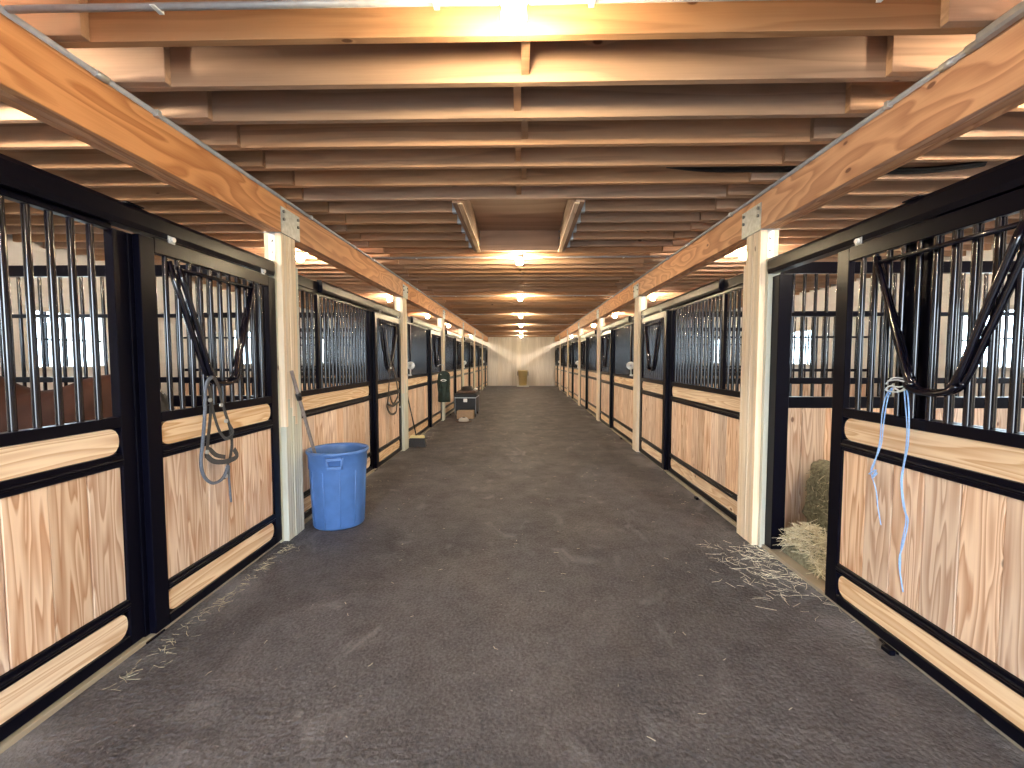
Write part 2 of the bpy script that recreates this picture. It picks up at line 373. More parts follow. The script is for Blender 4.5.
# outer walls with windows
WZ0, WZ1, WHW = 1.37, 2.12, .5
WIN = [Yk(k)-BAY/2+.02 for k in range(0, NB+1)]
for s, side in ((-1, 'left'), (1, 'right')):
    bm = bmesh.new()
    def wb(y0, y1, z0, z1):
        r = bmesh.ops.create_cube(bm, size=1)['verts']
        bmesh.ops.scale(bm, vec=(.15, y1-y0, z1-z0), verts=r); bmesh.ops.translate(bm, vec=(X(s, UOUT+.075), (y0+y1)/2, (z0+z1)/2), verts=r)
    wb(YN-.2, YE+.2, 0, WZ0); wb(YN-.2, YE+.2, WZ1, ZD)
    edges = [YN-.2]+[e for c in WIN for e in (c-WHW, c+WHW)]+[YE+.2]
    for a, b in zip(edges[::2], edges[1::2]): wb(a, b, WZ0, WZ1)
    me = bpy.data.meshes.new('wall'); bm.to_mesh(me); bm.free()
    wl = put('wall_'+side, me, 'ply', None, (0, 0, 0))
    tag(wl, 'pale plywood outer wall with windows behind the stalls, %s' % ('barrel side' if s < 0 else 'hay side'), 'wall', kind='structure')
    for i, c in enumerate(WIN):
        e = empty('window_%d' % (i+1+(0 if s < 0 else len(WIN))), (X(s, UOUT+.04), c, WZ0), kind='structure')
        tag(e, 'small paned stall window bright with daylight', 'window', 'stall windows')
        x0, x1 = X(s, UOUT-.02), X(s, UOUT+.06)
        bx('window_frame', 'pale', x0, x1, c-WHW, c+WHW, WZ0, WZ0+.05, e); bx('window_frame', 'pale', x0, x1, c-WHW, c+WHW, WZ1-.05, WZ1, e)
        for q in (-1, 1): bx('window_frame', 'pale', x0, x1, c+q*(WHW-.025)-.025, c+q*(WHW-.025)+.025, WZ0+.05, WZ1-.05, e)
        zm = (WZ0+WZ1)/2
        bx('muntin', 'black', X(s, UOUT+.01), X(s, UOUT+.04), c-WHW+.05, c+WHW-.05, zm-.01, zm+.01, e, 0)
        for q in (-.3, 0, .3): bx('muntin', 'black', X(s, UOUT+.012), X(s, UOUT+.038), c+q*.75-.009, c+q*.75+.009, WZ0+.05, WZ1-.05, e, 0)
        bx('pane', 'glass', X(s, UOUT+.042), X(s, UOUT+.048), c-WHW+.05, c+WHW-.05, WZ0+.05, WZ1-.05, e, 0)
        if i < 4: portal((X(s, UOUT+.14), c, zm), (0, math.radians(90*s), 0), WZ1-WZ0, 2*WHW)
# far end wall: upright boards
wf = bx('wall_far', 'wallboard', X(-1, XO), X(1, XO), YE, YE+.12, 0, ZD, bev=0)
tag(wf, 'pale upright board wall closing the far end of the aisle', 'wall', kind='structure')
nbd = 14; bw = 3.78/nbd
for i in range(nbd):
    xa = XC-1.89+i*bw
    bx('board', 'wallboard', xa+.006, xa+bw-.006, YE-.03-.006*(i % 2), YE, .02, 2.78, wf, .004)
# near end wall with the open barn doorway behind the camera
bm = bmesh.new()
DW, DH = 1.85, 2.75
for x0, x1, z0, z1 in ((X(-1, XO), X(-1, DW), 0, ZD), (X(1, DW), X(1, XO), 0, ZD), (X(-1, DW), X(1, DW), DH, ZD)):
    r = bmesh.ops.create_cube(bm, size=1)['verts']; bmesh.ops.scale(bm, vec=(x1-x0, .12, z1-z0), verts=r); bmesh.ops.translate(bm, vec=((x0+x1)/2, YN-.06, (z0+z1)/2), verts=r)
me = bpy.data.meshes.new('wall'); bm.to_mesh(me); bm.free()
tag(put('wall_near', me, 'ply', None, (0, 0, 0)), 'end wall around the open barn doorway', 'wall', kind='structure')
portal((XC, YN-.12, DH/2), (math.radians(-90), 0, 0), 2*DW, DH)

# ------------------------------------------------------------------ posts and beams
ORD = ('', 'first', 'second', 'third', 'fourth', 'fifth', 'sixth', 'seventh', 'eighth', 'ninth')
def from_end(k): return ORD[max(1, NB-k)]          # counted from the far end wall
def side_word(s): return 'barrel side' if s < 0 else 'hay side'
for s in (-1, 1):
    for k in range(-1, NB):
        y = Yk(k)
        if k == 0: lab, grp = ('pale laminated timber post right beside the blue barrel' if s < 0 else 'pale laminated timber post beside the open stall doorway with hay'), None
        elif k == 1: lab, grp = ('laminated timber post with a broom standing by it' if s < 0 else 'laminated timber post next beyond the one at the open stall'), None
        elif k < 0: lab, grp = 'laminated timber post nearest the open barn doorway %s' % side_word(s), None
        else: lab, grp = 'laminated timber post, %s from the far end wall, %s' % (from_end(k), side_word(s)), 'far aisle posts %s' % side_word(s)
        e = empty('support_post', (X(s, UPOST+.07), y+.095, 0), lab, 'post', grp)
        for q in range(6):
            pr = .0015*((q*7+k) % 3)
            zt = (.95+.3*((q*3) % 4)/4) if s < 0 else 0
            if zt: bx('treated_ply', 'treated', X(s, UPOST+pr), X(s, UPOST+.14), y+q*.038, y+q*.038+.0374, 0, zt, e, .003)
            bx('ply', 'post', X(s, UPOST+pr), X(s, UPOST+.14), y+q*.038, y+q*.038+.0374, zt, ZB-.006, e, .003)
        bx('nailer_board', 'treated', X(s, UPOST+.045), X(s, UPOST+.14), y-.0385, y-.0005, 0, 2.285, e, .003)
        bx('nailer_board', 'treated' if s < 0 else 'post', X(s, UPOST+.004), X(s, UPOST+.14), y+.2285, y+.266, 0, 2.285, e, .003)
        # galvanised post cap
        c = empty('post_cap', (X(s, UPOST), y+.1, ZB), 'galvanised steel bracket on top of %s' % ('post beside the blue barrel' if (k == 0 and s < 0) else 'post beside the open stall' if k == 0 else 'the post nearest the barn doorway '+side_word(s) if k < 0 else 'the %s post from the end wall %s' % (from_end(k), side_word(s))), 'bracket', None if k == 0 else 'post caps along the aisle')
        sp_ = bx('side_plate', 'steel', X(s, UPOST-.0045), X(s, UPOST-.0005), y+.0, y+.30, ZB-.005, ZB+.205, c, .001)
        bx('saddle', 'steel', X(s, UPOST-.0045), X(s, UPOST+.145), y-.005, y+.30, ZB-.0055, ZB-.0005, c, .001)
        st_ = bx('strap', 'steel', X(s, UPOST+.05), X(s, UPOST+.10), y-.0045, y-.0005, ZB-.22, ZB-.006, c, .001) 
        for zz in (.07, .16): cyl('bolt', 'bolt', (X(s, UPOST+.075), y-.009, ZB-zz), .012, .012, st_, axis='Y', seg=6)
        for yy in (.035, .265):
            for zz in (.11, .17): cyl('bolt', 'bolt', (X(s, UPOST-.01), y+yy, ZB+zz), .013, .014, sp_, axis='X', seg=6)
    for k in range(-2, NB):
        y0 = max(Yk(k)+.10, YN) if k > -2 else YN; y1 = min(Yk(k+1)+.10, YE-.04)
        if k == -1: lab, grp = ('orange fir beam running above the stall with the horse' if s < 0 else 'orange fir beam running above the open sliding door'), None
        elif k == 0: lab, grp = ('orange fir beam above the stall behind the blue barrel' if s < 0 else 'orange fir beam just beyond the post at the open stall'), None
        elif k < -1: lab, grp = 'orange fir beam ending at the open barn doorway %s' % side_word(s), None
        else: lab, grp = 'orange fir beam, %s from the far end wall, %s' % (from_end(k), side_word(s)), 'far beams %s' % side_word(s)
        e = empty('ceiling_beam', (X(s, UPOST+.07), (y0+y1)/2, ZB), lab, 'beam', grp)
        for q in range(3):
            bx('ply', 'beam', X(s, UPOST+q*.0467), X(s, UPOST+q*.0467+.046), y0+.001, y1-.001, ZB, ZJ-.001-.004*(1 if q else 0), e, .003)

# ------------------------------------------------------------------ stall fronts
BR, BS = .0145, .0885
Z = dict(b0=.03, b1=.088, s1=.222, r1=.276, p1=.965, r2=1.03, s2=1.163, r3=1.215, t0=2.075, t1=2.145)
def lower_part(e, s, u0, u1, ya, yb, st):
    """black frame with pine infill; u0 is the aisle face, u1 the back, st the stile width"""
    def r(name, mat, a, b, za, zb, ua=u0, ub=u1, bev=.003): return bx(name, mat, X(s, ua), X(s, ub), a, b, za, zb, e, bev)
    for a, b in ((ya, ya+st), (yb-st, yb)): r('stile', 'black', a, b, Z['b0'], Z['t1'])
    A, B = ya+st, yb-st; RL = {}
    for za, zb in ((Z['b0'], Z['b1']), (Z['s1'], Z['r1']), (Z['p1'], Z['r2']), (Z['s2'], Z['r3'])): RL[(za+zb)/2] = r('rail', 'black', A, B, za, zb)
    for zz in ((Z['p1']+Z['r2'])/2, (Z['s1']+Z['r1'])/2):       # rounded bead along the double rails
        me = cyl_mesh(.012, B-A, 'black', 8, 'Y', False); put('rail_bead', me, 'black', RL[zz], (X(s, u0+.004), (A+B)/2, zz))
    um = u0+.013; tk = .018
    for za, zb in ((Z['b1'], Z['s1']), (Z['r2'], Z['s2'])):
        r('backing_plate', 'black', A, B, za, zb, um+tk, um+tk+.003, 0)
        w_, h_ = B-A-.004, zb-za-.002
        me = prism_mesh(rounded(w_, h_, .058), .018, 'pineY', 'YZ', ('strip', round(w_, 3), round(h_, 3)))
        put('strip_board', me, 'pineY', e, (X(s, um+.009), (A+B)/2, (za+zb)/2))
    n = max(1, round((B-A)/.181)); wd = (B-A)/n
    for i in range(n):
        r('plank', 'pineZ', A+i*wd+.0008, A+(i+1)*wd-.0008, Z['r1'], Z['p1'], um+.0012*(i % 2), um+tk, .0035)
    return A, B
def bars(e, s, u, A, B, z0, z1, skip=()):
    n = max(1, round((B-A)/BS)-1); d = (B-A)/(n+1)
    me = cyl_mesh(BR, z1-z0, 'blacktube', 10, 'Z', False)
    for i in range(1, n+1):
        y = A+i*d
        if any(a < y < b for a, b in skip): continue
        put('bar', me, 'black', e, (X(s, u), y, (z0+z1)/2))
UF0, UF1 = 1.972, 2.018
UD0, UD1 = 1.928, 1.966
DL = 1.26
def stall_panel(s, k):
    yk = Yk(k); ya, yb = yk-BAY+.27, yk-1.285
    if k == NB: yk = YE; yb = yk-1.285
    labs = {(-1, 0): 'black barred stall panel with wide pine planks in front of the brown horse', (1, 0): 'barred stall panel half hidden behind the slid open door',
            (-1, 1): 'barred pine stall panel standing behind the blue barrel', (1, 1): 'barred pine stall panel right after the post at the open stall'}
    grp = None
    lab = labs.get((s, k))
    if lab is None:
        lab = 'barred pine stall panel, %s from the far end wall, %s' % (ORD[NB-k+1], side_word(s)); grp = 'far stall panels %s' % side_word(s)
    e = empty('stall_panel', (X(s, 1.98), (ya+yb)/2, 0), lab, 'stall panel', grp)
    A, B = lower_part(e, s, UF0, UF1, ya, yb-.04, .08)
    bx('end_post', 'black', X(s, UF0-.004), X(s, UF1+.05), yb-.0395, yb+.055, .013, 2.144, e, .003)
    bx('post_foot', 'black', X(s, UF0-.03), X(s, UF1+.06), yb-.06, yb+.06, .0, .012, e, .002)
    bx('top_rail', 'black', X(s, UF0), X(s, UF1), A, B, 2.135, 2.165, e, .004)
    dv = yk-2.845
    bx('divider', 'black', X(s, UF0+.006), X(s, UF1-.006), dv-.025, dv+.025, Z['r3'], 2.135, e, .003)
    bars(e, s, 1.995, A, B, Z['r3'], 2.135, ((dv-.03, dv+.03),))
    bx('header', 'black', X(s, UF0-.004), X(s, UF1), ya, yk-.0395, 2.166, 2.265, e, .008)
    # door track: hooded rail on the aisle side
    ty0 = yk-2.86
    pf = [(-.028, -.058), (.020, -.058), (.028, -.030), (.028, .035), (.016, .056), (-.028, .060)]
    me = prism_mesh(pf, yk-.045-ty0, 'black', 'XZ', ('track', s, round(yk-.045-ty0, 3)))
    if s > 0:
        me = CACHE.get(('trackm', round(yk-.045-ty0, 3)))
        if me is None:
            me = prism_mesh([(-a, b) for a, b in pf], yk-.045-ty0, 'black', 'XZ'); CACHE[('trackm', round(yk-.045-ty0, 3))] = me
    put('door_track', me, 'black', e, (X(s, UD0+.025), (ty0+yk-.045)/2, 2.222))
    bx('track_clip', 'black', X(s, UD0), X(s, UF0), ty0+1.5, ty0+1.6, 2.2815, 2.2875, e, .001)
    # jamb at the far side of the doorway and floor guide
    bx('jamb', 'black', X(s, UF0), X(s, UF1+.055), yk-.135, yk-.04, .004, 2.144, e, .004)
    gy = yk-2.50 if (s, k) != (1, 0) else 2.22
    bx('floor_guide', 'black', X(s, 1.895), X(s, 1.926), gy, gy+.06, 0, .028, e, .004)
    return e
def stall_door(s, k, y0, lab, grp):
    e = empty('stall_door', (X(s, 1.915), y0+DL/2, Z['b0']), lab, 'stall door', grp)
    A, B = lower_part(e, s, UD0, UD1, y0, y0+DL, .095)
    bx('top_rail', 'black', X(s, UD0), X(s, UD1), A, B, Z['t0']-.005, Z['t1']+.008, e, .004)
    bars(e, s, 1.947, A, B, Z['r3'], Z['t0']-.005)
    c = y0+.585
    # yoke: V frame of paired tubes with a curved foot, and a bar across its top
    for q in (-1, 1):
        pts = [(X(s, 1.940), c+q*.385, 2.05), (X(s, 1.933), c+q*.15, 1.45), (X(s, 1.928), c+q*.11, 1.385)]
        tube('yoke_tube', 'blacktube', pts, .0165, e, curve=3, seg=10)
        pts = [(X(s, 1.910), c+q*.345, 2.015), (X(s, 1.906), c+q*.235, 1.72), (X(s, 1.904), c+q*.135, 1.44), (X(s, 1.902), c+q*.09, 1.375)]
        tube('yoke_tube', 'blacktube', pts, .0155, e, curve=3, seg=10)
    arc = [(X(s, 1.928), c+.12*math.cos(a)*1.05, 1.405-.055*math.sin(a)) for a in [math.pi*i/8 for i in range(9)]]
    tube('yoke_foot', 'blacktube', arc, .017, e, curve=2, seg=10)
    arc = [(X(s, 1.898), c+.125*math.cos(a), 1.390-.045*math.sin(a)) for a in [math.pi*i/8 for i in range(9)]]
    tube('yoke_foot', 'blacktube', arc, .014, e, curve=2, seg=10)
    tube('yoke_top_bar', 'blacktube', [(X(s, 1.912), c-.36, 2.012), (X(s, 1.912), c+.36, 2.012)], .012, e, curve=0, seg=8)
    for yy in (.21, DL-.17):
        rh = bx('roller_hanger', 'steel', X(s, UD0-.006), X(s, UD0-.001), y0+yy-.025, y0+yy+.025, Z['t1']+.0, Z['t1']+.04, e, .001)
        cyl('roller_bolt', 'white', (X(s, UD0-.012), y0+yy, Z['t1']+.022), .014, .016, rh, axis='X', seg=8)
    return e
for s in (-1, 1):
    for k in range(0, NB+1):
        stall_panel(s, k)
        yk = Yk(k) if k < NB else YE
        y0 = yk-DL-.042; grp = None
        if (s, k) == (-1, 0): lab = 'closed sliding stall door with a grey halter and rope hung on its yoke'
        elif (s, k) == (1, 0): lab = 'sliding stall door pushed half open with blue twine tied to its bars'; y0 = 1.50
        elif (s, k) == (-1, 1): lab = 'closed sliding stall door with a dark bridle hung on it'
        elif (s, k) == (-1, 2): lab = 'closed sliding stall door with a dark green jacket on it'
        else: lab = 'bare closed sliding stall door, %s from the far end wall, %s' % (ORD[NB-k+1], side_word(s)); grp = 'bare closed stall doors %s' % side_word(s)
        stall_door(s, k, y0, lab, grp)
    # timber sills under the fronts
    for k in range(0, NB+1):
        a, b = Yk(k)-BAY+.27, (Yk(k)-.04 if k < NB else YE-.06)
        t = bx('trim_%d' % (k+1+(0 if s < 0 else NB+1)), 'sill', X(s, 1.950), X(s, 2.06), a, b, 0, .027, bev=.003)
        tag(t, 'low treated timber sill under the stall fronts', 'sill', 'stall sills', 'structure')
    # partitions between the stalls
    for k in range(0, 4):
        yc = Yk(k)+.095
        lab = {(1, 0): 'barred partition with pine boards behind the hay bale', (-1, 0): 'barred partition with pine boards beyond the brown horse'}.get((s, k), 'barred stall partition, %s beyond the nearest one, %s' % (ORD[max(k, 1)], side_word(s)))
        e = empty('stall_partition', (X(s, 3.8), yc, 0), lab, 'partition', None if k == 0 else 'farther partitions %s' % side_word(s))
        ua, ub = 2.075, UOUT-.005
        for name, za, zb, t in (('rail', 2.19, 2.28, .05), ('rail', 1.85, 1.88, .03), ('rail', 1.31, 1.355, .03), ('rail', 1.11, 1.20, .05), ('rail', .03, .09, .05)):
            bx(name, 'black', X(s, ua), X(s, ub), yc-t/2, yc+t/2, za, zb, e, .003)
        bx('stile', 'black', X(s, ua), X(s, ua+.05), yc-.0255, yc+.0255, .0, 2.29, e, .003)
        n = 39; me = cyl_mesh(.0125, .985, 'blacktube', 8, 'Z', False)
        for i in range(1, n):
            put('bar', me, 'black', e, (X(s, ua+.05+(ub-ua-.05)*i/n), yc, 1.695))
        n = 19; wd = (ub-ua-.05)/n
        for i in range(n):
            bx('plank', 'pineZ', X(s, ua+.05+i*wd+.0008), X(s, ua+.05+(i+1)*wd-.0008), yc-.019, yc+.017, .09, 1.11, e, .0035)

# ------------------------------------------------------------------ lamps, conduit, cable
def jar_lamp(x, y, z, mat, lab, grp):
    e = empty('jar_lamp', (x, y, z), lab, 'lamp', grp)
    jb_ = lathe('junction_box', 'conduit', ((.001, .0), (.05, .0), (.052, -.022), (.045, -.026), (.001, -.026)), (x, y, z), e, 12)
    lathe('socket_collar', 'steel', ((.001, 0), (.038, 0), (.040, -.012), (.001, -.012)), (x, y, z-.0265), jb_, 12)
    lathe('glass_jar', mat, ((.001, 0), (.036, 0), (.043, -.010), (.045, -.040), (.039, -.062), (.022, -.075), (.001, -.079)), (x, y, z-.039), e, 12)
LY = [1.672, 5.68] + [P0-BAY/2+BAY*k for k in range(2, NB+1)]
LY0 = [1.672-BAY] + LY
for i, y in enumerate(LY0):
    near = i <= 1
    jar_lamp(XC, y, ZJ-.002, 'bulb', {1: 'lit glass jar lamp hanging in front of the loft hatch', 2: 'lit glass jar lamp just past the loft hatch'}.get(i, 'lit glass jar lamp over the aisle, %s from the far end wall' % ORD[NB+2-i]), None if i in (1, 2) else 'aisle ceiling lamps')
    for s in (-1, 1):
        yy = P0-BAY/2+BAY*(i-1)
        jar_lamp(X(s, 2.65), yy, ZJ-.004, 'bulbside', 'lit jar lamp over stalls, %s from end wall, %s' % (ORD[NB+2-i], side_word(s)), 'stall lamps %s' % side_word(s))
    c = empty('cross_conduit', (XC, y, ZJ), 'thin grey conduit crossing under the joists at %s' % ('the lamp before the loft hatch' if i == 1 else 'the lamp past the loft hatch' if i == 2 else 'the %s aisle lamp from the end wall' % ORD[NB+2-i]), 'conduit', None if i in (1, 2) else 'cross conduits')
    for s in (-1, 1):
        tube('pipe', 'conduit', [(X(s, .056), y, ZJ-.018), (X(s, UPOST-.03), y, ZJ-.018)], .0125, c, curve=0, seg=8)
        for u in (.27, 1.29):
            bx('pipe_strap', 'white', X(s, u), X(s, u+.02), y-.03, y+.018, ZJ-.034, ZJ-.0305, c, .001)
            bx('pipe_strap', 'white', X(s, u), X(s, u+.02), y+.0135, y+.0165, ZJ-.034, ZJ-.004, c, .001)
for s in (-1, 1):
    e = empty('beam_conduit', (X(s, UPOST-.017), YN, 2.785), 'long grey conduit clipped along the beam %s' % side_word(s), 'conduit')
    tube('pipe', 'conduit', [(X(s, UPOST-.0145), YN+.1, 2.783), (X(s, UPOST-.0145), YE-.05, 2.783)], .013, e, curve=0, seg=10)
    for q in range(14):
        y = 2.35+q*1.7-(1.7*2)
        bx('pipe_strap', 'steel', X(s, UPOST-.031), X(s, UPOST-.0005), y, y+.025, 2.767, 2.801, e, .002)
    for q in range(8):
        cyl('coupling', 'steel', (X(s, UPOST-.0145), 3.05*q-1.0, 2.783), .0165, .06, e, axis='Y', seg=10)
e = empty('conduit_body', (X(1, UPOST-.03), 1.8, 2.79), 'chunky grey conduit elbow box where two pipes meet', 'conduit box')
bx('box_body', 'conduit', X(1, UPOST-.055), X(1, UPOST-.006), 1.58, 1.90, 2.762, 2.804, e, .010)
tube('neck', 'conduit', [(X(1, UPOST-.0145), 1.90, 2.783), (X(1, UPOST-.0145), 1.96, 2.783)], .019, e, curve=0, seg=10)
# black cable bundle slung between the joists
for dx, dzz in ((0, 0),):
    pts = [(1.05, 3.34, 2.90), (1.35, 3.345, 2.875), (1.75, 3.34, 2.868), (2.2, 3.335, 2.86), (2.6, 3.335, 2.845), (2.95, 3.33, 2.85), (3.3, 3.335, 2.89)]
    e = empty('cable_bundle', (1.05, 3.34, 2.90), 'black cable bundle sagging along a joist over the open stall', 'cable')
    for i, (a, b) in enumerate(((0, 0), (.018, .012), (-.012, .02))):
        tube('cable', 'cable', [(p[0], p[1]+a*.5, p[2]+b+rnd.uniform(-.006, .006)) for p in pts], .014, e, curve=5, seg=8)

# ------------------------------------------------------------------ blue barrel and fork
bc = Vector((-1.688, 4.02, 0))
e = empty('trash_barrel', bc, 'open blue plastic trash barrel with molded handles beside the post', 'barrel')
prof = ((.001, .012), (.222, .012), (.232, .0), (.238, .012), (.262, .52), (.268, .535), (.270, .655), (.283, .662), (.288, .675), (.287, .690), (.278, .694), (.268, .688), (.262, .66), (.252, .52), (.225, .03), (.001, .025))
prof = tuple((round(r*.945, 4), z) for r, z in prof)
lathe('body', 'bluebin', prof, bc, e, 48)
ang0 = math.atan2(-bc.y, -bc.x+.0)           # towards the viewer's side of the aisle
def around(a, r, z): return (bc.x+.945*r*math.cos(a), bc.y+.945*r*math.sin(a), z)
for a0 in (ang0-.12, ang0-.12+math.pi):
    for z0, z1 in ((.555, .575), (.635, .650)):
        tube('handle', 'bluebin', [around(a0+t, .281, (z0+z1)/2) for t in (-.21, -.1, 0, .1, .21)], .009, e, curve=3, flat=(.034, .024), side=(math.cos(a0), math.sin(a0), 0))
    for q in (-.22, .22):
        tube('handle_side', 'bluebin', [around(a0+q*1.15, .276, .652), around(a0+q, .283, .60), around(a0+q*.95, .279, .55)], .012, e, curve=3, seg=8)
for a in (ang0+.04, ang0+.62, ang0-.55, ang0+1.2, ang0-1.1):
    tube('rib', 'bluebin', [around(a, .2375, .02), around(a, .2612, .52)], .006, e, curve=0, seg=6)
e = empty('muck_fork', (bc.x-.05, bc.y, .03), 'long weathered fork shaft leaning out of the blue barrel', 'fork')
top = on(291.5, 371, 0, -1.900); ent = on(313, 447, 1, 3.90); dirv = (ent-top).normalized(); bot = ent+dirv*.45
tube('shaft', 'shaft', [top, ent, bot], .0145, e, curve=2, seg=10)
mid = top+(ent-top)*.28
tube('grip_collar', 'blackplastic', [mid, mid+dirv*.06], .022, e, curve=0, seg=10)
for q in (-2, -1, 0, 1, 2):
    b0 = bot+Vector((q*.02, q*.018, 0)); tube('tine', 'bolt', [bot, b0+dirv*.03, b0+dirv*.12], .004, e, curve=2, seg=6)

# ------------------------------------------------------------------ broom
hb = on(417.5, 446.5, 2, 0); hb.z = 0
e = empty('push_broom', hb, 'broom with dark bristles and pale yellow block standing by the post', 'broom')
hx, hy = hb.x, hb.y
def slab(name, mat, poly_top, poly_bot, z0, z1, parent, c):
    bm = bmesh.new(); n = len(poly_top)
    A = [bm.verts.new((p[0], p[1], z0)) for p in poly_bot]; B = [bm.verts.new((p[0], p[1], z1)) for p in poly_top]
    bm.faces.new(A[::-1]); bm.faces.new(B)
    for i in range(n): bm.faces.new((A[i], A[(i+1) % n], B[(i+1) % n], B[i]))
    me = bpy.data.meshes.new(name); bm.to_mesh(me); bm.free(); me.materials.append(M[mat]); return put(name, me, mat, parent, c)
R4 = lambda a, b: [(-a, -b), (a, -b), (a, b), (-a, b)]
slab('bristles', 'bristle', R4(.125, .03), R4(.15, .05), 0, .15, e, (hx, hy, 0))
slab('block', 'yellow', R4(.115, .028), R4(.125, .032), 0, .045, e, (hx, hy, .151))
tp = Vector((X(-1, 1.955), hy-.02, .98))
tube('handle', 'blackplastic', [(hx-.02, hy, .19), tp], .0115, e, curve=0, seg=10)

# ------------------------------------------------------------------ halters, bridle, twine
def dp(px, py, Xp): return on(px, py, 0, Xp)
XH = X(-1, 1.875)
e = empty('halter', dp(225, 470, XH), 'grey nylon halter with a looped lead rope hanging on the stall door', 'halter')
def strap(pix, mat='strap', w_=.022, dx=0, close=False):
    pts = [dp(px, py, XH+dx) for px, py in pix]
    return tube('strap', mat, pts, .01, e, curve=4, flat=(.005, w_), side=(1, 0, 0))
strap([(207, 388), (209, 379), (214, 378), (219, 388), (222, 402), (226, 415), (230, 428), (232, 445), (229, 463)])
strap([(209, 386), (211, 402), (210, 420), (208, 440), (207, 455)], dx=.008)
strap([(211, 402), (215, 418), (220, 432), (227, 439), (233, 432), (229, 424)], dx=.012, w_=.018)
strap([(206, 455), (213, 461), (222, 462), (231, 460), (237, 456), (234, 449)], dx=.016, w_=.030)
strap([(206, 456), (209, 449), (216, 455), (225, 457)], dx=.004, w_=.026)
strap([(228, 463), (227, 474), (224, 478)], dx=.01)
tube('lead_rope', 'rope', [dp(*p, XH+.025) for p in ((212, 377), (206, 385), (205, 410), (203, 440), (201, 462), (204, 476), (212, 483), (221, 480), (226, 472), (228, 465))], .0095, e, curve=6, seg=8)
tube('lead_rope', 'rope', [dp(*p, XH+.012) for p in ((229, 466), (229, 478), (230, 490), (231, 502))], .007, e, curve=4, seg=8)
for px, py in ((210, 400), (221, 405), (226, 421), (207, 452), (227, 468), (226, 476)):
    p = dp(px, py, XH+.02); me = cyl_mesh(.013, .010, 'steel', 10, 'X'); put('ring', me, 'steel', e, p)
XB = X(-1, 1.885)
e = empty('bridle', dp(393, 400, XB), 'dark leather bridle looped over the second stall door', 'bridle')
for pix in ([(388, 372), (391, 366), (394, 372), (397, 385), (398, 398)], [(390, 366), (389, 385), (388, 400), (387, 407), (391, 414), (396, 412), (397, 403)],
            [(389, 392), (393, 404), (398, 396)], [(388, 404), (393, 406), (399, 402), (400, 408)], [(386, 330), (388, 350), (391, 366)], [(397, 335), (394, 352), (391, 366)]):
    tube('strap', 'leather', [dp(*p, XB) for p in pix], .011, e, curve=4, flat=(.008, .032), side=(1, 0, 0))
for px, py in ((391, 368), (398, 400), (389, 403), (400, 407)): put('ring', cyl_mesh(.018, .012, 'steel', 10, 'X'), 'steel', e, dp(px, py, XB+.01))
XT = X(1, 1.895)
e = empty('twine', dp(900, 400, XT), 'pale blue baling twine tied in a bow on the open stall door', 'twine')
for pix, mat, r in (([(886, 384), (893, 378), (905, 379), (909, 383), (900, 387), (890, 386), (886, 390), (896, 392), (906, 389), (909, 382)], 'twinewhite', .0036),
                    ([(892, 385), (900, 391), (907, 384), (898, 380), (888, 381)], 'twinewhite', .004),
                    ([(892, 388), (886, 396), (882, 415), (880, 440), (876, 458), (872, 470)], 'twine', .0032),
                    ([(893, 388), (888, 398), (884, 420), (881, 445), (874, 462), (871, 472), (876, 490), (878, 508), (881, 525)], 'twine', .0028),
                    ([(869, 474), (876, 470), (872, 478), (877, 473)], 'twine', .004),
                    ([(906, 388), (908, 398), (909, 420), (908, 445), (904, 465), (902, 485), (905, 510), (908, 522), (903, 545), (899, 562), (903, 592)], 'twine', .0032),
                    ([(904, 388), (905, 400), (907, 430), (905, 455), (901, 480), (903, 505), (906, 520), (901, 548), (900, 575)], 'twine', .0028)):
    tube('strand', mat, [dp(*p, XT+rnd.uniform(-.004, .004)) for p in pix], r, e, curve=5, seg=6)

# ------------------------------------------------------------------ jacket on the third stall door
yj = 10.15
jt, jb = on(444, 371, 1, yj), on(444, 402, 1, yj); jx = jt.x; zt, zb_ = jt.z, jb.z
e = empty('jacket', (jx, yj, zb_), 'dark green jacket with a white emblem hanging on a stall door', 'jacket')
bm = bmesh.new(); rings = []
for t, hw, th in ((0, .04, .03), (.02, .065, .04), (.07, .12, .055), (.14, .135, .065), (.35, .128, .065), (.6, .133, .07), (.85, .140, .075), (.98, .142, .075), (1.0, .13, .06)):
    z_ = zt-(zt-zb_)*t-zb_
    rings.append([bm.verts.new((hw*math.cos(a)*(1+.04*math.sin(5*a+t*6)), th*math.sin(a)*(1+.12*math.sin(3*a+t*9)), z_)) for a in [2*math.pi*q/20 for q in range(20)]])
for a, b in zip(rings, rings[1:]):
    for q in range(20):
        f = bm.faces.new((a[q], a[(q+1) % 20], b[(q+1) % 20], b[q])); f.smooth = True
bm.faces.new(rings[0]); bm.faces.new(rings[-1][::-1]); bmesh.ops.recalc_face_normals(bm, faces=bm.faces)
me = bpy.data.meshes.new('jacket'); bm.to_mesh(me); bm.free()
jo = put('body', me, 'jacket', e, (jx, yj, zb_))
for q in (-1, 1):
    tube('sleeve', 'jacket', [(jx+q*.095, yj-.02, zt-.07), (jx+q*.115, yj-.055, zt-.25), (jx+q*.10, yj-.065, zt-.47)], .033, e, curve=4, seg=10)
put('collar_tag', prism_mesh(rounded(.06, .045, .012), .006, 'white', 'XZ'), 'white', jo, (jx-.04, yj-.056, zt-.09))
put('emblem', prism_mesh([(-.075, 0), (-.03, .026), (.03, .026), (.075, 0), (.03, -.024), (-.03, -.024)], .006, 'white', 'XZ'), 'white', jo, (jx-.0, yj-.073, zt-.21))
